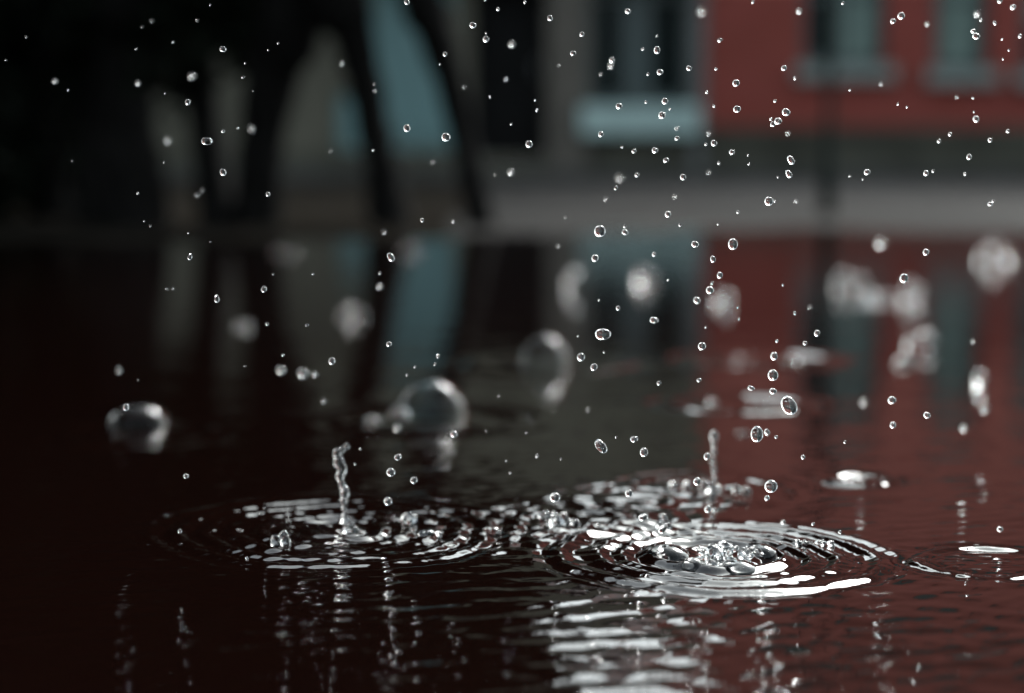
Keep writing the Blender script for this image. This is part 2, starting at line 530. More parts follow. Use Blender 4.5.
def window(house, x0, x1, z0, z1, fm, blind=None, sill=M_SILL, sill_h=0.13, mullions=(0.5,), mw=0.06, out=0.10, sash=True):
    """window (frame as the mesh) > pane, blind, sill"""
    yf = YB + 0.10
    bm = bmesh.new()
    t = 0.07
    box(bm, x0 + .003, x0 + t, yf, yf + 0.09, z0 + .003, z1 - .003)
    box(bm, x1 - t, x1 - .003, yf, yf + 0.09, z0 + .003, z1 - .003)
    box(bm, x0 + t, x1 - t, yf + .002, yf + 0.088, z1 - t, z1 - .003)
    box(bm, x0 + t, x1 - t, yf + .002, yf + 0.088, z0 + .003, z0 + t)
    for q in mullions:
        c = x0 + (x1 - x0) * q
        box(bm, c - mw / 2, c + mw / 2, yf + .004, yf + 0.086, z0 + t, z1 - t)
    if sash:
        zc = z0 + (z1 - z0) * 0.5
        edges = [x0 + t] + [x0 + (x1 - x0) * q for q in mullions] + [x1 - t]
        for a, b in zip(edges[:-1], edges[1:]):
            box(bm, a + (mw / 2 if a != x0 + t else 0), b - (mw / 2 if b != x1 - t else 0), yf + .006, yf + .084, zc - 0.025, zc + 0.025)
    f = link_bm('window', bm, fm, house)
    bm = bmesh.new(); box(bm, x0 + t * 0.6, x1 - t * 0.6, yf + 0.05, yf + 0.056, z0 + t * 0.6, z1 - t * 0.6)
    link_bm('pane', bm, M_GLASS, f)
    if blind:
        bm = bmesh.new()
        a, b, c, d = blind
        box(bm, x0 + (x1 - x0) * a, x0 + (x1 - x0) * b, yf + 0.02, yf + 0.03, z0 + (z1 - z0) * c + t * 0.7, z0 + (z1 - z0) * d - t * 0.7)
        link_bm('blind', bm, M_BLIND, f)
    if sill:
        bm = bmesh.new()
        box(bm, x0 - 0.06, x1 + 0.06, YB - out, YB + 0.097, z0 - sill_h, z0 - 0.002, 0.008)
        link_bm('sill', bm, sill, f)
    return f

# the red house
XR = X(704)
red = empty('red_house', (XR + 4, YB, GZ))
tag(red, 'red brick house with grey green windows and an olive stone base', 'house')
zt_ = 9.2
ZP = Zb(127)                                        # top of the stone base
wins = []
for a, b, py in ((801, 884, 66), (931, 986, 70), (1020, 1090, 72), (1150, 1220, 70), (1290, 1360, 70)):
    wins.append((X(a), X(b), Zb(py), Zb(py) + 1.05))
ups = []
for a, b in ((782, 880), (930, 1004), (1080, 1160), (1250, 1330)):
    ups.append((X(a), X(b), 4.35, 5.75))
top = [(a, b, 6.7, 8.0) for a, b, _, _ in ups]
bm = bmesh.new()
ZS = 1.42                                           # same brick above, its colour brightened to lift the reflection in the water
wall_with_holes(bm, XR, XR + 9.0, ZP, ZS, YB, YB + 0.3, [(a, b, c, ZS) for a, b, c, d in wins])
link_bm('wall', bm, M_RED, red)
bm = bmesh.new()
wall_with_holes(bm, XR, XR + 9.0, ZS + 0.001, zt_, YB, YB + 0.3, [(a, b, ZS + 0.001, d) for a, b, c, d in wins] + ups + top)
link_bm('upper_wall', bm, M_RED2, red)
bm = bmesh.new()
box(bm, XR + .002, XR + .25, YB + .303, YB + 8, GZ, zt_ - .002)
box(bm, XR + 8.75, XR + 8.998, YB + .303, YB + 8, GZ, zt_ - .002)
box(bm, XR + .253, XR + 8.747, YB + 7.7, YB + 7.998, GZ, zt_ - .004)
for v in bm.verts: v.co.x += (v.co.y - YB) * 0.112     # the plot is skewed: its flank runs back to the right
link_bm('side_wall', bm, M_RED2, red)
bm = bmesh.new()
box(bm, XR - 0.0, XR + 9.06, YB - 0.07, YB + 0.298, -0.1, ZP - 0.06)
box(bm, XR - 0.0, XR + 9.08, YB - 0.10, YB + 0.296, ZP - 0.058, ZP - 0.002, 0.01)
link_bm('stone_base', bm, M_PLINTH, red)
bm = bmesh.new()
box(bm, XR - 0.12, XR + 9.12, YB - 0.16, YB + 0.32, zt_ + .002, zt_ + 0.18, 0.02)
link_bm('cornice', bm, M_PILASTER, red)
bm = bmesh.new()
vs = [bm.verts.new(c) for c in ((XR - .2, YB - .25, zt_ + .185), (XR + 9.2, YB - .25, zt_ + .185), (XR + 10.1, YB + 8.2, zt_ + .185), (XR + .72, YB + 8.2, zt_ + .185), (XR + 2.5, YB + 4, zt_ + 2.0), (XR + 7.4, YB + 4, zt_ + 2.0))]
for f in ((0, 1, 5, 4), (1, 2, 5), (2, 3, 4, 5), (3, 0, 4), (3, 2, 1, 0)): bm.faces.new([vs[i] for i in f])
link_bm('roof', bm, M_ROOF, red)
bl = [(0.36, 0.97, 0.02, 1.0), (0.06, 0.94, 0.02, 1.0), (0.05, 0.95, 0.3, 1.0), None, (0.05, 0.95, 0.4, 1.0)]
for (a, b, c, d), q in zip(wins, bl):
    window(red, a, b, c, d, M_FRAME, q, sill=M_SILL2, sill_h=0.11, mullions=(0.5,) if b - a > 0.5 else ())
for (a, b, c, d) in ups + top:
    window(red, a, b, c, d, M_GREYFRAME, (0.05, 0.95, 0.0, 1.0), sill=M_PILASTER, sill_h=0.1)

# the low grey house to its left
XL = X(-420)
grey = empty('grey_house', ((XL + XR) / 2, YB, GZ))
tag(grey, 'low olive grey house with a big dark window over a pale sill', 'house')
zt_ = 3.1
Z0 = Zb(106)
bigw = (X(588), X(690), Z0, 1.42)
door = (X(472), X(547), GZ + 0.1, 1.45)
teal1 = (X(374), X(455), Zb(150), 1.452)
teal2 = (X(337), X(366), Zb(150), Zb(92))
bm = bmesh.new()
wall_with_holes(bm, XL, XR - 0.003, GZ - 0.1, zt_, YB + 0.002, YB + 0.3, [bigw, door, teal1, teal2])
link_bm('wall', bm, M_GREY, grey)
bm = bmesh.new()
box(bm, X(548), X(587.5), YB - 0.12, YB - 0.001, GZ - 0.05, 1.458, 0.01)
link_bm('pilaster', bm, M_PILASTER, grey)
bm = bmesh.new()
box(bm, X(690.5), XR - 0.004, YB - 0.05, YB - 0.001, GZ - 0.05, 1.458, 0.005)
link_bm('corner_strip', bm, M_GREYFRAME, grey)
bm = bmesh.new()
box(bm, X(588), X(690), YB - 0.055, YB - 0.0015, GZ - 0.05, Z0 - 0.26)
box(bm, XL, X(472) - 0.02, YB - 0.055, YB - 0.0015, GZ - 0.05, Zb(152))
link_bm('stone_base', bm, M_PLINTH, grey)
bm = bmesh.new()
box(bm, XL - .1, XR - 0.005, YB - 0.14, YB + 4, zt_ + 0.003, zt_ + 0.13, 0.02)
link_bm('flat_roof', bm, M_ROOF, grey)
bm = bmesh.new()
box(bm, XL, XR - 0.006, YB - 0.13, YB - 0.0025, 1.46, zt_ - .004, 0.01)  # paler front added above the view to brighten its reflection in the water
link_bm('brightened_upper_front', bm, simple('brightened_olive_front', (0.145, 0.14, 0.105), 0.85, 0.3, 1.4, 0.3, spec=0.15), grey)
window(grey, *bigw, M_FRAME, None, sill_h=0.215, mullions=(0.475,), mw=0.25, out=0.16, sash=False)
f_bm = bmesh.new()
box(f_bm, door[0] + .003, door[1] - .003, YB + 0.15, YB + 0.21, door[2] + .003, door[3] - .003)
for z in (0.12, 0.66):
    box(f_bm, door[0] + .09, door[1] - .09, YB + 0.135, YB + 0.148, door[2] + z, door[2] + z + 0.46, 0.006)
d = link_bm('door', f_bm, M_DARKWOOD, grey)
bm = bmesh.new(); tube(bm, [Vector((door[1] - .07, YB + .09, door[2] + .6)), Vector((door[1] - .07, YB + .09, door[2] + .72))], [.012, .012], 8)
link_bm('handle', bm, M_GREYFRAME, d)
for q in (teal1, teal2):
    bm = bmesh.new()
    a, b, c, e = q
    box(bm, a + .003, b - .003, YB + 0.06, YB + 0.10, c + .003, e - .003)
    n = max(2, int((b - a) / 0.09))
    for k in range(n):
        u = a + .01 + (b - a - .02) * k / n
        box(bm, u, u + (b - a - .02) / n - 0.012, YB + 0.045, YB + 0.0585, c + .01, e - .01, 0.004)
    sh = link_bm('shutter', bm, M_TEAL, grey)
    for z in (c + .1, e - .2):
        bm = bmesh.new(); box(bm, a + .01, b - .01, YB + .025, YB + .0435, z, z + .08)
        link_bm('batten', bm, M_TEAL, sh)

# an added house, hidden from direct view, that dims the sky mirrored below the splash
YH = 24.0
pale = empty('added_pale_house', (1.1, YH, 0))
tag(pale, 'tall pale house added out of view to dim the sky mirrored below the brightest rings', 'house')
hx0, hx1, hz = -2.2, 4.4, 8.3
hw = [(hx0 + .8 + 2.0 * i, hx0 + 1.9 + 2.0 * i, z, z + 1.4) for i in range(3) for z in (1.2, 5.1)]
bm = bmesh.new()
wall_with_holes(bm, hx0, hx1, 0, hz, YH, YH + .3, hw)
box(bm, hx0 + .001, hx0 + .3, YH + .301, YH + 6, 0, hz); box(bm, hx1 - .3, hx1 - .001, YH + .301, YH + 6, 0, hz)
link_bm('wall', bm, simple('pale_plaster', (0.66, 0.76, 0.73), 0.85, 0.12, 0.8, 0.2, spec=0.15), pale)
bm = bmesh.new()
vs = [bm.verts.new(c) for c in ((hx0 - .2, YH - .25, hz + .005), (hx1 + .2, YH - .25, hz + .005), (hx1 + .2, YH + 6.2, hz + .005), (hx0 - .2, YH + 6.2, hz + .005), (hx0 - .2, YH + 3, hz + 0.9), (hx1 + .2, YH + 3, hz + 0.9))]
for f in ((0, 1, 5, 4), (1, 2, 5), (2, 3, 4, 5), (3, 0, 4), (3, 2, 1, 0)): bm.faces.new([vs[i] for i in f])
link_bm('roof', bm, M_ROOF, pale)
for a, b, c, d in hw:
    bm = bmesh.new()
    box(bm, a + .003, a + .08, YH + .1, YH + .18, c + .003, d - .003); box(bm, b - .08, b - .003, YH + .1, YH + .18, c + .003, d - .003)
    box(bm, a + .08, b - .08, YH + .102, YH + .178, c + .003, c + .08); box(bm, a + .08, b - .08, YH + .102, YH + .178, d - .08, d - .003)
    f = link_bm('window', bm, M_GREYFRAME, pale)
    bm = bmesh.new(); box(bm, a + .05, b - .05, YH + .13, YH + .14, c + .05, d - .05)
    link_bm('pane', bm, M_GLASS, f)

# ------------------------------------------------------------------ dark lamp post in front of the red house
YP = 4.15
pb = at(827, 222, YP); pb.z = 0.005
lamp = empty('street_lamp', pb)
tag(lamp, 'slim dark green lamp post standing on the wet paving before the red house', 'lamp post')
bm = bmesh.new()
zz = [0, 0.10, 0.11, 0.16, 0.17, 0.9, 0.92, 0.96, 0.98, 2.9]
rr = [0.018, 0.017, 0.014, 0.013, 0.0095, 0.009, 0.012, 0.012, 0.009, 0.0085]
tube(bm, [pb + Vector((0, 0, z)) for z in zz], rr, 16)
link_bm('post', bm, M_POST, lamp, True)
bm = bmesh.new()
tube(bm, [pb + Vector((0, 0, z)) for z in (2.9, 2.95, 3.25, 3.3)], [.05, .07, .12, .12], 6)
hd = link_bm('lantern', bm, M_LAMP, lamp)
bm = bmesh.new()
tube(bm, [pb + Vector((0, 0, z)) for z in (3.303, 3.34, 3.42, 3.5)], [.15, .14, .04, .01], 12)
link_bm('lantern_cap', bm, M_POST, hd)

# ------------------------------------------------------------------ dark trees on the left
def in_gap(p):
    """the two bare gaps between the leaning stems"""
    x, y = 512 + p.x / p.y * FPX, HORIZON - (p.z - CAM_H) / p.y * FPX
    if y > 22 and max(275, 318 - (y - 25) * .34) < x < min(370, 324 + (y - 25) * .36): return True
    if y > -30 and 380 + max(0, (y - 40)) * .12 < x < 424 + (y - 30) * .22: return True
    return False

def leaf_crown(name, root, blobs, n, size, seed, clip_x=None):
    r = random.Random(seed)
    vs, fs = [], []
    tot = sum(b[1].x * b[1].z for b in blobs)
    for c, s in blobs:
        k = int(n * s.x * s.z / tot)
        for _ in range(k):
            while True:
                u = Vector((r.uniform(-1, 1), r.uniform(-1, 1), r.uniform(-1, 1)))
                if u.length <= 1: break
            u = u.normalized() * (u.length ** 0.55)
            u *= 0.86 + 0.22 * math.sin(u.x * 7 + seed) * math.sin(u.z * 6 + seed) + r.uniform(-.08, .08)
            p = c + Vector((u.x * s.x, u.y * s.y, u.z * s.z))
            if p.z < (0.03 if p.x < -0.80 else 0.2) or (clip_x and p.x > clip_x(p)) or in_gap(p): continue
            q = Vector((r.uniform(-1, 1), r.uniform(-1, 1), r.uniform(-.8, .6))).normalized().to_track_quat('X', 'Z')
            L = size * r.uniform(0.6, 1.4); B = L * 0.45
            i = len(vs)
            roll = Matrix.Rotation(r.uniform(0, 6.28), 3, 'X')
            for a in ((0, 0, 0), (L * .4, B * .5, .004), (L, 0, -L * .12), (L * .4, -B * .5, .004)):
                vs.append(p - root.location + q @ (roll @ Vector(a)))
            fs.append((i, i + 1, i + 2, i + 3))
    me = bpy.data.meshes.new(name)
    me.from_pydata([tuple(v) for v in vs], [], fs)
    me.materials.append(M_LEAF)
    o = bpy.data.objects.new(name, me); COL.objects.link(o); o.parent = root
    return o

def tree(label, Y, stems, blobs, n, seed, size=0.075, clip=None):
    """stems: list of px polylines [(px, py, width_px), ...] base first; first stem is the trunk"""
    b = at(stems[0][0][0], stems[0][0][1], Y); b.z = 0.0
    root = empty('tree', b)
    tag(root, label, 'tree', 'dark trees left of the puddle')
    r = random.Random(seed)
    for i, st in enumerate(stems):
        bm = bmesh.new()
        ctrl = []
        for k, (px, py, wd) in enumerate(st):
            p = at(px, py, Y + (0.06 * k if i % 2 else -0.04 * k))
            if k == 0: p.z = -0.02
            ctrl.append((p, wd * px_size(Y) / 2))
        ctrl[0] = (ctrl[0][0], ctrl[0][1] * 1.15)
        last = ctrl[-1]
        ctrl.append((last[0] + Vector((r.uniform(-.12, .12), r.uniform(-.1, .1), 0.7)), last[1] * 0.6))
        ctrl.append((last[0] + Vector((r.uniform(-.25, .25), r.uniform(-.2, .2), 1.5)), last[1] * 0.25))
        pts, rad = smooth_path(ctrl, 7)
        tube(bm, pts, rad, 12, True, 0.18, r)
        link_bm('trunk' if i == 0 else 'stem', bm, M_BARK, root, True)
        for q in range(3):                               # limbs into the crown
            j = int(len(pts) * r.uniform(0.5, 0.85))
            e = pts[j] + Vector((r.uniform(-.5, .5), r.uniform(-.4, .4), r.uniform(.3, .7)))
            bm = bmesh.new()
            pp, ra = smooth_path([(pts[j], rad[j] * .55), ((pts[j] + e) / 2 + Vector((0, 0, .08)), rad[j] * .35), (e, rad[j] * .12)], 5)
            tube(bm, pp, ra, 8, True, 0.1, r)
            link_bm('limb', bm, M_BARK, root, True)
    leaf_crown('crown', root, blobs, n, size, seed, clip)
    return root

def blob(px, z, Y, rx, ry, rz):
    return (Vector((at(px, HORIZON, Y).x, Y, z)), Vector((rx, ry, rz)))

def clip_right(p):
    lim = 540 if p.z < 0.9 else 566
    return at(lim + 8 * math.sin(p.z * 9), HORIZON, p.y).x

tree('dark tree at the left edge, leaves almost to the water, crown extended unseen to block sky', 3.75,
     [[(58, 228, 30), (50, 120, 22), (40, 0, 22)], [(-60, 228, 44), (-50, 100, 36), (-30, -20, 32)]],
     [blob(-60, 1.9, 3.92, .85, .7, 1.25), blob(60, 1.3, 3.92, .45, .5, .75), blob(-330, 1.6, 4.12, .8, .7, 1.3), (Vector((-2.7, 2.2, 2.4)), Vector((1.1, 1.5, 1.9))), (Vector((-2.6, .5, 2.0)), Vector((.9, 1.6, 1.9))), blob(0, .30, 3.8, .22, .25, .34), blob(60, .26, 3.85, .12, .2, .3), blob(-130, .32, 3.8, .3, .25, .36), blob(30, .66, 3.82, .40, .3, .40), blob(70, .8, 3.82, .36, .3, .45), blob(-90, .7, 3.82, .3, .3, .42)], 75000, 11, 0.085)  # the two big side blobs are added out of view to block sky
tree('dark tree with two thick black trunks left of the tall grey gap', 3.55,
     [[(136, 230, 66), (128, 120, 52), (122, 20, 58), (126, -40, 60)], [(222, 230, 36), (205, 120, 34), (188, 10, 46)], [(258, 230, 46), (262, 140, 46), (276, 60, 58), (292, -10, 66)], [(88, 230, 24), (92, 100, 22), (90, 0, 40)]],
     [blob(170, 1.55, 3.62, .55, .6, 1.1), blob(230, .98, 3.57, .34, .35, .48), blob(80, 1.1, 3.57, .4, .4, .62), blob(150, .62, 3.57, .34, .3, .36), blob(225, .66, 3.57, .22, .25, .36)], 22000, 23)
tree('leaning dark tree between the grey gap and the teal gap', 3.5,
     [[(393, 231, 42), (380, 160, 34), (364, 80, 36), (346, 10, 46), (338, -30, 60)]],
     [blob(340, 1.5, 3.52, .5, .55, 1.0), blob(345, .86, 3.47, .25, .3, .36), blob(420, 1.3, 3.62, .3, .4, .7)], 12000, 37, clip=clip_right)
tree('slender dark tree leaning right beside the dark doorway', 3.55,
     [[(484, 230, 28), (468, 160, 26), (452, 90, 30), (432, 20, 40), (420, -30, 46)]],
     [blob(455, 1.3, 3.57, .24, .4, .75), blob(490, 1.75, 3.62, .30, .4, .85), blob(525, 1.2, 3.6, .13, .3, .5), blob(440, .9, 3.52, .17, .25, .35)], 15000, 41, clip=clip_right)

# ------------------------------------------------------------------ water shapes
def eval_mesh(o):
    dg = bpy.context.evaluated_depsgraph_get()
    dg.update()
    return bpy.data.meshes.new_from_object(o.evaluated_get(dg))

def fused(name, balls, voxel, m, origin, smooth=4, cut=None):
    """balls of (Vector, Vector radii, euler) fused into one smooth skin"""
    bm = bmesh.new()
    for p, s, e in balls:
        q = bmesh.ops.create_icosphere(bm, subdivisions=3, radius=1)
        Mx = Matrix.LocRotScale(p - origin, e, s)
        bmesh.ops.transform(bm, verts=q['verts'], matrix=Mx)
    o = link_bm(name, bm, m, None)
    o.location = origin
    a = o.modifiers.new('r', 'REMESH'); a.mode = 'VOXEL'; a.voxel_size = voxel
    b = o.modifiers.new('s', 'SMOOTH'); b.iterations = smooth; b.factor = 0.5
    me = eval_mesh(o)
    o.modifiers.clear()
    old = o.data
    o.data = me; me.name = name
    me.polygons.foreach_set('use_smooth', [True] * len(me.polygons))
    bpy.data.meshes.remove(old)
    if not me.materials: me.materials.append(m)
    return o

from mathutils import Euler
def E(r): return Euler((r.uniform(0, 3), r.uniform(0, 3), r.uniform(0, 3))).to_quaternion()

def dome(name, px, py, wpx, hpx, label, group, lumps=0, seed=0, film=0.0005, m=M_BUBBLE):
    """a floating rain bubble: a closed thin shell dome standing on the water"""
    c = on_water(px, py)
    s = px_size(c.y)
    rx, rz = wpx * s / 2, hpx * s
    bm = bmesh.new()
    NU, NV = 40, 16
    def shell(k):
        rings = []
        for j in range(NV + 1):
            a = (j / NV) * math.pi / 2 * 0.985
            rings.append([bm.verts.new((c.x + rx * k * math.cos(a) * math.cos(u) * (1 + .04 * math.sin(3 * u + seed)),
                                        c.y + rx * k * math.cos(a) * math.sin(u),
                                        -0.001 + (rz + .001) * (k if j else 1) * math.sin(a))) for u in (2 * math.pi * i / NU for i in range(NU))])
        for j in range(NV):
            for i in range(NU):
                bm.faces.new((rings[j][i], rings[j][(i + 1) % NU], rings[j + 1][(i + 1) % NU], rings[j + 1][i]))
        bm.faces.new(rings[-1])
        return rings
    o_ = shell(1.0)
    if film:
        i_ = shell(1.0 - film / rx)
        for i in range(NU):
            bm.faces.new((o_[0][i], i_[0][i], i_[0][(i + 1) % NU], o_[0][(i + 1) % NU]))
    else:
        bm.faces.new(o_[0][::-1])
    root = link_bm(name, bm, m, None, True)
    root.data.transform(Matrix.Translation(-c)); root.location = c
    tag(root, label, 'bubble' if name == 'bubble' else 'splash', group)
    return root

# three big bubbles left of the middle
dome('bubble', 139, 424, 62, 22, 'wide pale bubble alone on the dark water far left', None)
dome('bubble', 432, 414, 72, 36, 'largest round bubble with a bright rim on the dark water', None)
dome('bubble', 545, 366, 52, 32, 'round bubble with a bright right side between the dark and green reflections', None)

def splash(px, py, wpx, hpx, label, seed, group=None, n=4):
    """a lumpy heap of thrown-up water"""
    r = random.Random(seed)
    c = on_water(px, py); s = px_size(c.y)
    k_ = 0.86 if py < 380 else 1.0
    w_, h_ = wpx * s * k_, hpx * s * k_
    balls = []
    for k in range(n):
        u = r.uniform(-.5, .5)
        rad = w_ * r.uniform(.16, .30) * (0.8 if k else 1.1)
        rad = min(rad, h_ * .62)
        p = c + Vector((u * (w_ - rad), r.uniform(-.3, .3) * w_ * .6, r.uniform(.05, 1) * max(h_ - rad, 0) * (1 - abs(u))))
        balls.append((p, Vector((rad, rad, rad * r.uniform(.8, 1.2))), E(r)))
    o = fused('splash', balls, max(w_, h_) / 36, M_FOAM if py < 450 else M_DROP, c, 8)
    return tag(o, label, 'splash', group)

SPL = [
    (650, 284, 34, 30, 'tall pale splash in front of the green window reflection'),
    (577, 290, 26, 30, 'dim narrow splash left of the tall pale splash'),
    (731, 304, 36, 26, 'pinkish white splash on the left edge of the red reflection'),
    (846, 290, 46, 26, 'broad white splash right of the lamp post reflection'),
    (878, 300, 34, 13, 'low pale splash joined to the right of the broad white splash'),
    (910, 303, 34, 28, 'upright white splash with a dark drop in front of it'),
    (920, 348, 38, 24, 'white splash nearest below the upright white splash'),
    (905, 365, 26, 10, 'small pinkish splash at the foot of the white splash'),
    (996, 262, 36, 26, 'round white splash near the right edge of the picture'),
    (350, 318, 30, 22, 'pale bluish splash right of the tall grey reflection'),
    (408, 252, 24, 12, 'small bluish splash at the foot of the leaning dark tree'),
    (240, 328, 24, 12, 'faint grey splash left of the pale bluish splash'),
    (284, 254, 40, 9, 'low dim splash at the foot of the tall grey gap'),
    (795, 362, 22, 7, 'right of two small low splashes on the red reflection'),
    (742, 358, 32, 4, 'left of two small low splashes on the red reflection'),
    (742, 405, 66, 5, 'long flat white splash on the red reflection'),
    (712, 403, 12, 6, 'tiny white splash at the left end of the long flat one'),
    (748, 434, 22, 4, 'small pinkish splash below the long flat white splash'),
    (402, 415, 22, 9, 'small pinkish splash left under the largest bubble'),
    (372, 422, 18, 9, 'small pale splash furthest left of the largest bubble'),
    (862, 480, 40, 7, 'flat white splash alone right of the thin jet'),
    (690, 487, 46, 8, 'flat white splash left of the foot of the thin jet'),
    (735, 490, 50, 7, 'flat white splash right of the foot of the thin jet'),
]
for i, (px, py, wd, hh, lb) in enumerate(SPL):
    splash(px, py, wd, hh, lb, 100 + i)

# the jet over the left rings and the thin jet behind the main splash
def jet(px0, py0, beads, label, seed, squash=1.0):
    r = random.Random(seed)
    c = on_water(px0, py0)
    s = px_size(c.y)
    balls = []
    for (px, py, d) in beads:
        p = at(px, py, c.y + r.uniform(-.0006, .0006))
        balls.append((p, Vector((d * s * .42, d * s * .42, d * s * .52 * r.uniform(1.0, 1.3))), Euler((0, 0, 0)).to_quaternion()))
    for a, b in zip(beads[:-1], beads[1:]):
        for t in (.33, .66):
            d = min(a[2], b[2]) * .55
            p = at(a[0] * (1 - t) + b[0] * t, a[1] * (1 - t) + b[1] * t, c.y)
            balls.append((p, Vector((d * s / 2,) * 3), Euler((0, 0, 0)).to_quaternion()))
    o = fused('water_jet', balls, s * .8, M_DROP, c, 3)
    return tag(o, label, 'water jet')
jet(346, 522, [(346, 524, 15), (345, 516, 8), (344, 508, 6), (344, 500, 8), (345, 492, 11), (342, 484, 8), (340, 476, 10), (342, 469, 12), (339, 462, 13), (337, 454, 10), (342, 450, 7), (347, 446, 7)],
    'beaded water jet standing upright over the left rings', 5)
jet(711, 494, [(711, 495, 16), (713, 488, 9), (715, 480, 6), (714, 470, 6), (713, 461, 6), (714, 452, 7), (714, 444, 6), (714, 436, 10)],
    'thin water jet with a bead on top before the red reflection', 6)

# crown and glassy lumps in the middle of the main rings
def crown():
    r = random.Random(77)
    c = on_water(726, 561); s = px_size(c.y)
    balls = []
    for k in range(34):
        a = r.uniform(0, 6.28); q = r.uniform(.2, 1)
        d = r.uniform(5, 11) * s
        p = c + Vector((math.cos(a) * q * 26 * s, math.sin(a) * q * 22 * s, r.uniform(-.1, 1) * 17 * s * (1.15 - .6 * q)))
        balls.append((p, Vector((d * .5, d * .5, d * r.uniform(.4, .8))), E(r)))
    for k in range(10):
        a = 6.28 * k / 10 + r.uniform(-.2, .2)
        for t in (0, .5, 1):
            p = c + Vector((math.cos(a) * (22 + 8 * t) * s, math.sin(a) * (22 + 8 * t) * s, (2 + 9 * t) * s))
            balls.append((p, Vector(((3.4 - 1.4 * t) * s,) * 3), E(r)))
    o = fused('splash', balls, s * .7, M_DROP, c, 3)
    return tag(o, 'sparkling knobbly splash crown in the middle of the brightest rings', 'splash')
crown()
dome('water_dome', 668, 556, 46, 12, 'brown glassy water dome left of the sparkling crown', None, film=0, m=M_DROP)
dome('water_dome', 693, 567, 26, 10, 'smallest brown water dome at the near left of the crown', None, film=0, m=M_DROP)
dome('water_dome', 762, 553, 34, 9, 'low brown water dome right of the sparkling crown', None, film=0, m=M_DROP)
dome('water_dome', 738, 568, 42, 9, 'brown water dome directly in front of the sparkling crown', None, film=0, m=M_DROP)

HEAPS = [
    (283, 543, 22, 14, 'small pyramid of splashed water in the left rings', 7),
    (352, 531, 16, 11, 'small bright heap of water at the foot of the beaded jet', 8),
    (410, 522, 20, 12, 'jagged lump of water between the left rings', 9),
    (563, 525, 30, 14, 'pale heap of splashed water left of the brightest rings', 10),
    (548, 517, 18, 9, 'small lump of water behind the pale heap', 11),
    (664, 528, 14, 16, 'leaning finger of water behind the brightest rings', 12),
    (815, 543, 40, 5, 'row of tiny water beads at the right of the brightest rings', 13),
    (430, 535, 22, 6, 'flat glinting lump of water right of the beaded jet', 14),
    (490, 533, 20, 8, 'low lump of water in the middle of the long row of rings', 15),
]
for px, py, wd, hh, lb, sd in HEAPS:
    splash(px, py, wd, hh, lb, sd, n=12)

# ------------------------------------------------------------------ raindrops and thrown droplets in mid air
def drop_mesh(name, sx, sz, bend, lobes=0.0):
    bm = bmesh.new()
    bmesh.ops.create_icosphere(bm, subdivisions=4, radius=0.5)
    for v in bm.verts:
        c = v.co
        k = 1 + lobes * math.sin(c.x * 5 + 1) * math.cos(c.z * 4)
        v.co = Vector((c.x * sx * k + bend * c.z * c.z, c.y * k, c.z * sz * k))
    me = bpy.data.meshes.new(name)
    bm.to_mesh(me); bm.free()
    me.polygons.foreach_set('use_smooth', [True] * len(me.polygons))
    me.materials.append(M_DROP)
    return me
DM = [drop_mesh('raindrop', *a) for a in ((1, 1, 0), (1.05, .92, .05, .05), (.92, 1.08, .1, .06), (1.12, .86, 0, .04), (.9, 1.15, -.1, .08), (1, 1, .15, .1))]

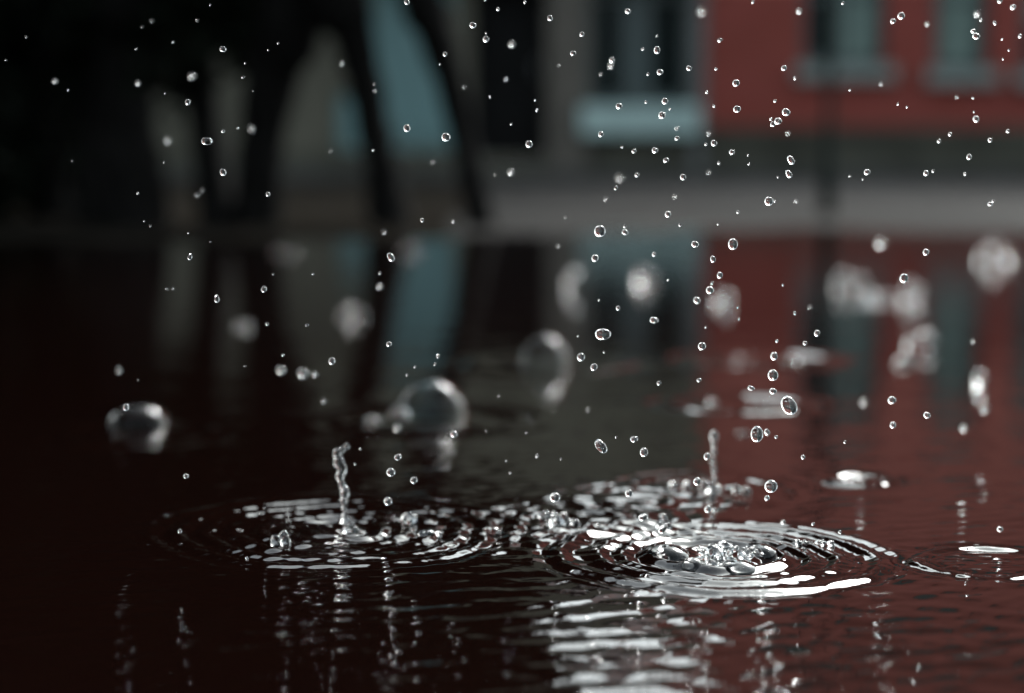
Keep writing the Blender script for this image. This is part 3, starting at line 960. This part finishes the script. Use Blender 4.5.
# (px, py, size_px) in focus
SHARP = """26 37 3,6 60 2.5,68 90 3,136 49 3,210 5 2.5,223 49 7,245 63 2.5,243 77 4,188 102 6,165 93 2.5,223 131 5,238 128 3.5,223 172 8,72 161 2.5,164 162 2.5,253 91 2.2,
278 43 3,268 50 2.2,407 2 6,473 25 7,486 39 7,486 33 2.5,485 0 3,498 9 5,445 54 5,440 64 2.2,407 128 8,446 137 10,373 150 3,490 97 2.8,138 193 3,144 221 2.5,150 226 3,188 233 2.5,210 242 2.5,190 257 6,217 299 7,
268 194 5,422 220 5,391 257 9,380 273 4,313 274 3.2,273 274 3,264 289 7,348 303 3,267 324 5,307 325 4.5,495 175 2.5,525 2 4,550 18 6,628 11 6,582 34 5,573 53 6,612 60 6,643 49 4,657 50 8,657 36 2.5,660 72 7,648 74 4,689 68 6,720 40 5,716 69 4,736 83 8,707 92 4,714 106 4,737 109 8,
535 100 3,537 110 4,619 106 7,646 102 4,665 101 7,670 109 3,662 115 8,601 134 6,677 138 5,714 143 7,706 144 4,529 144 8,511 124 3,634 151 5,655 150 7,622 147 3,666 160 6,732 152 6,719 163 4,749 164 3,748 155 3,637 175 5,753 2 4,
843 3 4,901 16 8,893 21 6,784 68 6,795 78 4,850 90 3,775 101 4,786 112 9,778 121 8,773 124 6,771 119 4,791 160 9,789 174 8,867 172 7,926 173 6,933 171 4,965 174 4,969 157 6,950 134 5,939 141 5,1008 131 5,990 140 5,976 119 7,973 98 3.5,898 104 2.8,907 107 3,1003 59 2.8,1009 50 3,1002 39 2.8,995 23 5,1020 36 5,976 36 8,973 31 5,981 20 4,1013 7 6,1000 1 5,974 112 2.5,
625 232 7,625 226 4,668 214 7,680 225 4,695 244 8,713 259 7,720 275 7,710 290 9,712 283 4,697 300 8,595 258 8,599 300 3,618 308 5,654 320 9,654 254 5,668 280 3,738 212 4,683 177 7,616 188 5,718 224 2.8,738 307 3,739 319 3,
775 201 3,990 204 5,993 201 4,926 252 7,904 278 10,783 285 3,795 313 4,778 177 3,850 176 3,863 179 2.5,138 380 2.5,126 407 8,186 476 6,245 366 2.5,283 355 4,332 361 8,389 344 6,438 356 5,435 364 3.5,415 367 3,407 375 3,454 434 8,360 449 4,355 464 3.5,486 431 2.8,499 396 2.5,
581 357 9,594 367 8,702 346 9,699 380 5,659 383 5,751 388 7,634 439 8,616 437 3,537 456 4.5,526 433 3,561 459 3,510 473 4,506 461 3,707 456 8,697 481 9,629 493 9,706 327 3,578 336 3,604 352 3,
817 333 7,805 343 5,777 341 4,774 356 9,773 391 8,892 400 9,893 425 7,927 415 8,845 442 3.5,803 457 5,767 432 7,776 437 4.5,767 498 6,708 509 8,813 524 4.5,840 532 4.5,1000 529 7,967 549 4.5,643 517 10,598 524 4.5,247 562 4.5,180 531 5,388 501 10,391 472 10,264 508 3,414 480 8,398 457 8"""
# (px, py, size_px, blur_px): behind the plane of focus
SOFT = """55 81 5 5,138 83 5 5,152 21 3 5,142 27 2.5 3,173 42 2.5 3,197 20 3 4,192 76 7 7,168 140 6 8,252 129 6 7,342 63 4 5,464 87 3 4,331 151 3 5,433 162 3 4,374 84 3 4,375 91 3 4,202 190 4 6,197 195 4 6,167 289 3 3,173 289 3 3,380 286 6 6,453 221 4 4,384 232 4 6,
512 44 6 6,611 66 5 5,677 128 4 4,511 172 6 5,620 178 7 8,702 11 6 10,709 172 4 5,506 79 4 5,559 65 3 4,601 74 3 4,709 133 4 5,799 11 5 5,957 97 3 4,977 14 5 6,927 24 4 5,881 84 3 4,788 133 4 5,558 246 4 4,606 199 4 5,675 196 4 5,566 217 3 3,
881 243 10 13,810 307 4 5,796 201 4 5,119 370 7 6,281 370 10 6,303 373 11 7,315 374 6 5,324 401 5 5,864 402 7 9,980 378 14 18,985 409 8 10,964 428 7 8,973 341 4 5,783 522 5 5,588 410 4 5,397 428 8 6"""
# the drops big enough to be told apart: (px, py, width_px, height_px, tilt_deg, label)
BIG = [
    (207, 141, 13, 9, 0, 'flat oval ring shaped raindrop in front of the dark trunks'),
    (600, 231, 13, 13, 0, 'big round clear raindrop in front of the pale paving below the grey house'),
    (733, 244, 11, 13, 0, 'round clear raindrop where the red reflection meets the paving'),
    (769, 201, 10, 10, 0, 'round clear raindrop on the paving band left of the lamp post'),
    (603, 334, 19, 13, 0, 'wide flat clear raindrop above the green reflection'),
    (601, 446, 11, 19, -38, 'long tilted capsule shaped raindrop above the main splash'),
    (644, 452, 9, 12, 0, 'upright oval raindrop right of the tilted capsule shaped one'),
    (773, 375, 12, 13, 0, 'round raindrop in the middle of the column over the red reflection'),
    (789, 405, 17, 24, -32, 'largest tilted raindrop on the right of the column over the red reflection'),
    (757, 434, 14, 19, 0, 'big upright raindrop with a dark edge left of the column over the red reflection'),
    (771, 486, 15, 15, 20, 'lowest big raindrop above the right part of the main splash'),
    (555, 497, 12, 11, 0, 'round raindrop just above the pale heap of water'),
    (364, 321, 4, 11, 0, 'thin upright sliver of water beside the pale bluish splash'),
    (663, 528, 8, 15, 32, 'bean shaped drop leaving the water behind the brightest rings'),
]
def region(px, py):
    if py < 235:
        if px < 480: return 'in front of the dark tree trunks'
        if py >= 140: return 'in front of the stone base and wet paving'
        if px < 705: return 'in front of the grey house'
        return 'in front of the red brick wall'
    if px < 480: return 'above the dark water on the left'
    if px < 705: return 'above the green grey reflection in the middle'
    return 'above the red reflection on the right'

def put_drop(px, py, Y, sx, sz, tilt, label, group, mesh=None):
    p = at(px, py, Y)
    s = px_size(Y) * (0.72 if sx < 5 else 0.88)
    o = bpy.data.objects.new('raindrop', mesh or rnd.choice(DM))
    COL.objects.link(o)
    p.z = max(p.z, sz * s * .5 + .0006)
    o.location = p
    o.scale = (sx * s, (sx + sz) / 2 * s, sz * s)
    o.rotation_euler = (rnd.uniform(-.15, .15), R(tilt), rnd.uniform(-.3, .3))
    tag(o, label, 'raindrop', group)
    return o

def water_limit(py):
    return CAM_H * FPX / max(py - HORIZON, 1) - 0.006

for it in SHARP.replace('\n', '').split(','):
    px, py, sz = (float(v) for v in it.split())
    Y = min(FOCUS + rnd.uniform(-.022, .026), water_limit(py))
    kind = 'tiny clear raindrop' if sz < 5 else 'small clear raindrop'
    reg = region(px, py)
    a = rnd.uniform(.92, 1.1)
    put_drop(px, py, Y, sz * a, sz / a, rnd.uniform(-35, 35), f'{kind} in mid air {reg}', f'{kind}s {reg}')
CA = FPX * cam.lens / 1000 / cam.dof.aperture_fstop
for it in SOFT.replace('\n', '').split(','):
    px, py, sz, c = (float(v) for v in it.split())
    Y = 1 / (1 / FOCUS - c / CA)
    Y = min(Y, water_limit(py) * 0.97)
    reg = region(px, py)
    put_drop(px, py, Y, sz, sz, rnd.uniform(-20, 20), f'soft blurred raindrop in mid air {reg}', f'blurred raindrops {reg}')
for px, py, a, b, t, lb in BIG:
    put_drop(px, py, min(FOCUS + rnd.uniform(-.006, .006), water_limit(py)), a, b, t, lb, 'large raindrops in mid air', DM[0] if min(a, b) > 9 else DM[1])
